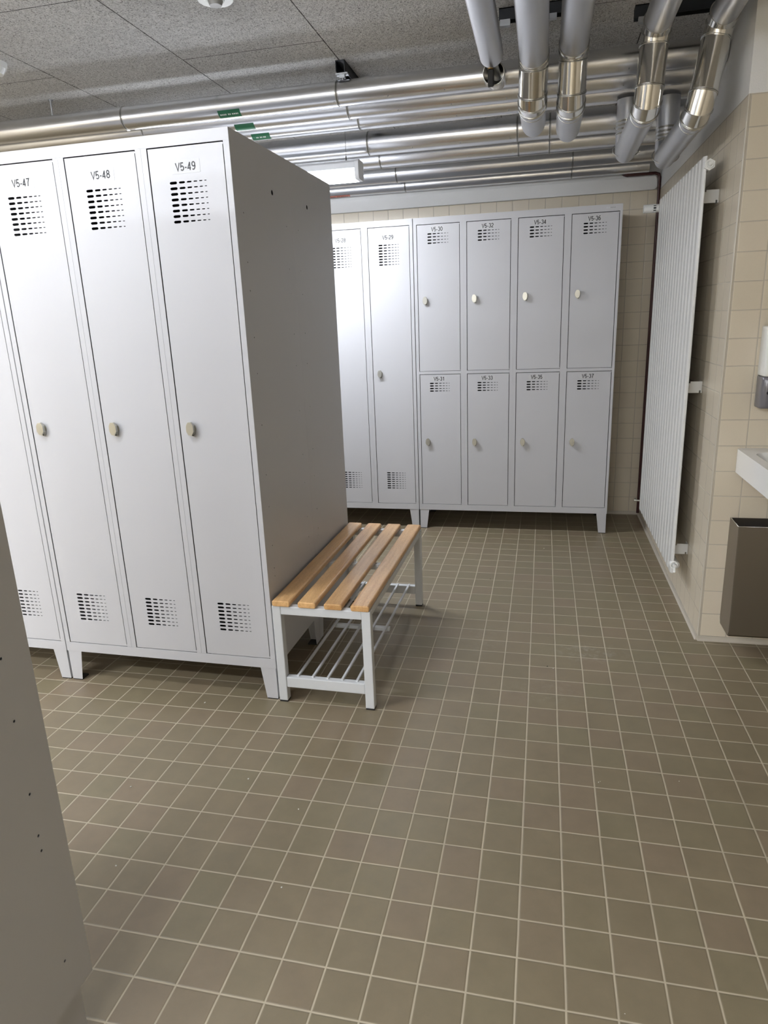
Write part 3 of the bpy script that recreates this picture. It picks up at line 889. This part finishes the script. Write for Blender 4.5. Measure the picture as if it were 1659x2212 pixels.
# first pipe: ends in an open sleeve with a black stop valve
t1 = thing('insulated_pipe', 'leftmost overhead silver pipe, ending open at a black valve handle', 'pipe', (0, 0, 0))
MB().sweep([(-.288, YN, 2.250), (-.288, 1.790, 2.250)], .0428, 64).build('upper_run', M['foil'], t1)
MB().sweep([(-.288, 1.785, 2.250), (-.287, 1.90, 2.238), (-.287, 2.07, 2.262)], [.018, .018, .018], 24).build('bare_pipe', M['nickel'], t1)
sl = MB().sweep([(-.287, 1.885, 2.218), (-.287, 1.95, 2.225), (-.287, 2.085, 2.258)], [.0395, .043, .043], 48, caps=False)
sl.build('end_sleeve', M['alu_elbow'], t1)
seam(t1, (-.287, 1.886, 2.218), (0, 1, .15), .0395, .002, .002)
MB().tube((-.292, 1.800, 2.214), (-.292, 1.800, 2.206), .010, seg=16).build('valve_collar', M['brass'], t1)
MB().box(-.3020, -.2800, 1.797, 1.813, 2.150, 2.207).build('valve_handle', M['black'], t1, .004)

# ------------------------------------------------------------------ rails, rods
def rail(label, x0, x1, y0_, y1_, z):
    t = thing('mounting_rail', label, 'rail', (0, 0, 0))
    along_x = abs(x1 - x0) > abs(y1_ - y0_)
    mb = MB()
    if along_x:
        mb.box(x0, x1, y0_, y0_ + .003, z, ZC).box(x0, x1, y1_ - .003, y1_, z, ZC).box(x0, x1, y0_, y1_, ZC - .003, ZC)
    else:
        mb.box(x0, x0 + .003, y0_, y1_, z, ZC).box(x1 - .003, x1, y0_, y1_, z, ZC).box(x0, x1, y0_, y1_, ZC - .003, ZC)
    mb.build('channel', M['grey_rail'], t)
    return t
ra = rail('dark steel rail on the ceiling above the nearest crossing pipe', -.960, -.920, 2.075, 2.60, 2.348)
mb = MB(); mb.box(-.966, -.914, 2.092, 2.122, 2.342, 2.348).box(-.952, -.928, 2.098, 2.118, 2.330, 2.342).tube((-.940, 2.108, 2.322), (-.940, 2.108, 2.332), .005, seg=10)
mb.build('hanger_clamp', M['zinc'], ra)
mb = MB(); mb.box(-.962, -.918, 2.308, 2.338, 2.342, 2.348).tube((-.940, 2.323, 2.322), (-.940, 2.323, 2.344), .005, seg=10)
mb.build('hanger_clamp', M['zinc'], ra)
rb = rail('short dark ceiling rail behind the three left overhead pipes', -.262, -.035, 1.785, 1.825, 2.352)
MB().box(-.258, -.222, 1.780, 1.800, 2.332, 2.352).build('hanger_clamp', M['zinc'], rb)
MB().box(-.085, -.060, 1.780, 1.800, 2.336, 2.352).build('hanger_clamp', M['zinc'], rb)
rc = rail('dark ceiling rail behind the two right overhead pipes', .215, .560, 1.915, 1.955, 2.350)
MB().box(.228, .250, 1.910, 1.930, 2.332, 2.350).build('hanger_clamp', M['zinc'], rc)
rod = MB().tube((-2.371, 2.112, 2.323), (-2.371, 2.112, ZC), .0045, seg=10).tube((-2.371, 2.112, ZC - .006), (-2.371, 2.112, ZC), .011, seg=6)
tag(rod.build('threaded_rod', M['zinc']), 'threaded steel rod hanging the nearest crossing pipe, upper left', 'rod')

rp = MB().sweep([(.350, 3.6165, 2.385), (.350, 3.6165, 2.150), (.352, 3.606, 2.124), (.366, 3.592, 2.1105), (.380, 3.590, 2.1065), (.540, 3.590, 2.1065), (.560, 3.592, 2.100), (.567, 3.594, 2.082), (.5655, 3.594, .02)], .0085, 20)
rp_o = rp.build('heating_pipe', M['red_paint'])
tag(rp_o, 'thin dark red heating pipe bending down in the corner behind the radiator', 'pipe')

# ------------------------------------------------------------------ ceiling fittings
cs = thing('ceiling_speaker', 'round white ceiling fitting with grey centre at the top edge', 'fitting', (-1.178, 1.405, ZC))
MB().tube((0, 0, -.004), (0, 0, 0), .058, .062, seg=48).torus((0, 0, -.004), (0, 0, 1), .028, .003, 36, 8).build('flange', M['white_plastic'], cs)
mb = MB(); mb.tube((0, 0, -.020), (0, 0, -.004), .020, .026, seg=32); mb.build('cup', simple('grey_cup', (.28, .28, .27), .35), cs)
sd = thing('smoke_detector', 'white smoke detector on the ceiling at the left edge', 'detector', (-2.265, 1.640, ZC))
mb = MB(); mb.tube((0, 0, -.022), (0, 0, 0), .046, .050, seg=40).tube((0, 0, -.042), (0, 0, -.022), .030, .044, seg=40); mb.build('housing', M['white_plastic'], sd, .003)
MB().box(-.020, .046, -.050, -.043, -.030, -.024).build('slot', M['black'], sd)

def tube_lamp(label, x0, x1, y, zb, strength, wires=True, h=.088, wd=.10):
    t = thing('tube_lamp', label, 'lamp', (x0, y, zb))
    L = x1 - x0; hw = wd / 2
    em = simple('lit_diffuser', (1, 1, 1), .4, emit=(.915, .955, 1.03), estr=strength[0])
    em2 = simple('lit_diffuser_side', (1, 1, 1), .4, emit=(.915, .955, 1.03), estr=strength[1])
    MB().prism([(-hw, h * .56), (hw, h * .56), (hw, h * .86), (hw * .7, h), (-hw * .7, h), (-hw, h * .86)], 'x', .022, L - .022).build('housing', M['lamp_body'], t, .002)
    dif = MB().prism([(-hw + .002, h * .56), (-hw - .001, h * .10), (-hw * .85, 0), (hw * .85, 0), (hw + .001, h * .10), (hw - .002, h * .56)], 'x', .022, L - .022).build('diffuser', [em, em2], t)
    for pl in dif.data.polygons: pl.material_index = 0 if pl.normal.z < -.6 else 1
    for a, b in ((0, .022), (L - .022, L)):
        MB().prism(rrect(-hw - .002, hw + .002, -.002, h + .002, .02, 4), 'x', a, b).build('end_cap', M['lamp_body'], t, .002)
    if wires:
        for xx in (.09, L - .075):
            MB().tube((xx, 0, h + .01), (xx, 0, ZC - zb), .0009, seg=8).tube((xx, 0, h - .001), (xx, 0, h + .026), .005, .003, seg=10).build('suspension_wire', M['wire'], t)
    return t
tube_lamp('lit white tube lamp hanging between the two locker rows', -2.20, -.992, 2.570, 2.016, LAMP_BACK)
tube_lamp('lit tube lamp over the aisle in front of doors 47 to 49', -2.35, -1.05, .20, 2.16, LAMP_AISLE)
tube_lamp('added unseen fill lamp hanging behind the nearest grey locker', -2.55, -1.05, -1.75, 2.16, FILL_MID)  # this and the next two are added to even out the light
tube_lamp('added unseen fill lamp hanging furthest back behind the viewer', -1.95, -.40, -2.9, 2.16, FILL_REAR)
tube_lamp('added unseen fill lamp hanging furthest to the left', -4.2, -2.7, -1.2, 2.16, FILL_LEFT)

# ------------------------------------------------------------------ small debris on the floor
def crumb(x, y, s, mat, label, group):
    mb = MB(); bmesh.ops.create_icosphere(mb.bm, subdivisions=1, radius=s)
    for v in mb.bm.verts: v.co *= random.uniform(.6, 1.25); v.co.z = max(-s * .45, v.co.z * .6)
    return tag(mb.build('crumb', mat, None, 0, (x, y, s * .45)), label, 'crumb', group)
for x, y, s in ((.113, .725, .0022), (.118, .730, .0012), (.343, .77, .0016), (-1.265, .462, .0030), (-1.263, .94, .0032), (-.923, .559, .0032), (-1.124, .173, .0026), (-.672, .185, .0024), (-.726, .459, .0022), (-.009, 1.394, .0018), (.113, .016, .0014), (-.046, 2.837, .0022)):
    crumb(x, y, s, M['crumb'], 'tiny pale plaster crumb lying on the brown floor tiles', 'plaster crumbs on the floor')
for x, y, s in ((-.032, 1.405, .0034), (-.32, 2.31, .0024)):
    crumb(x, y, s, M['dirt'], 'small dark speck of dirt on the brown floor tiles', 'dark specks on the floor')
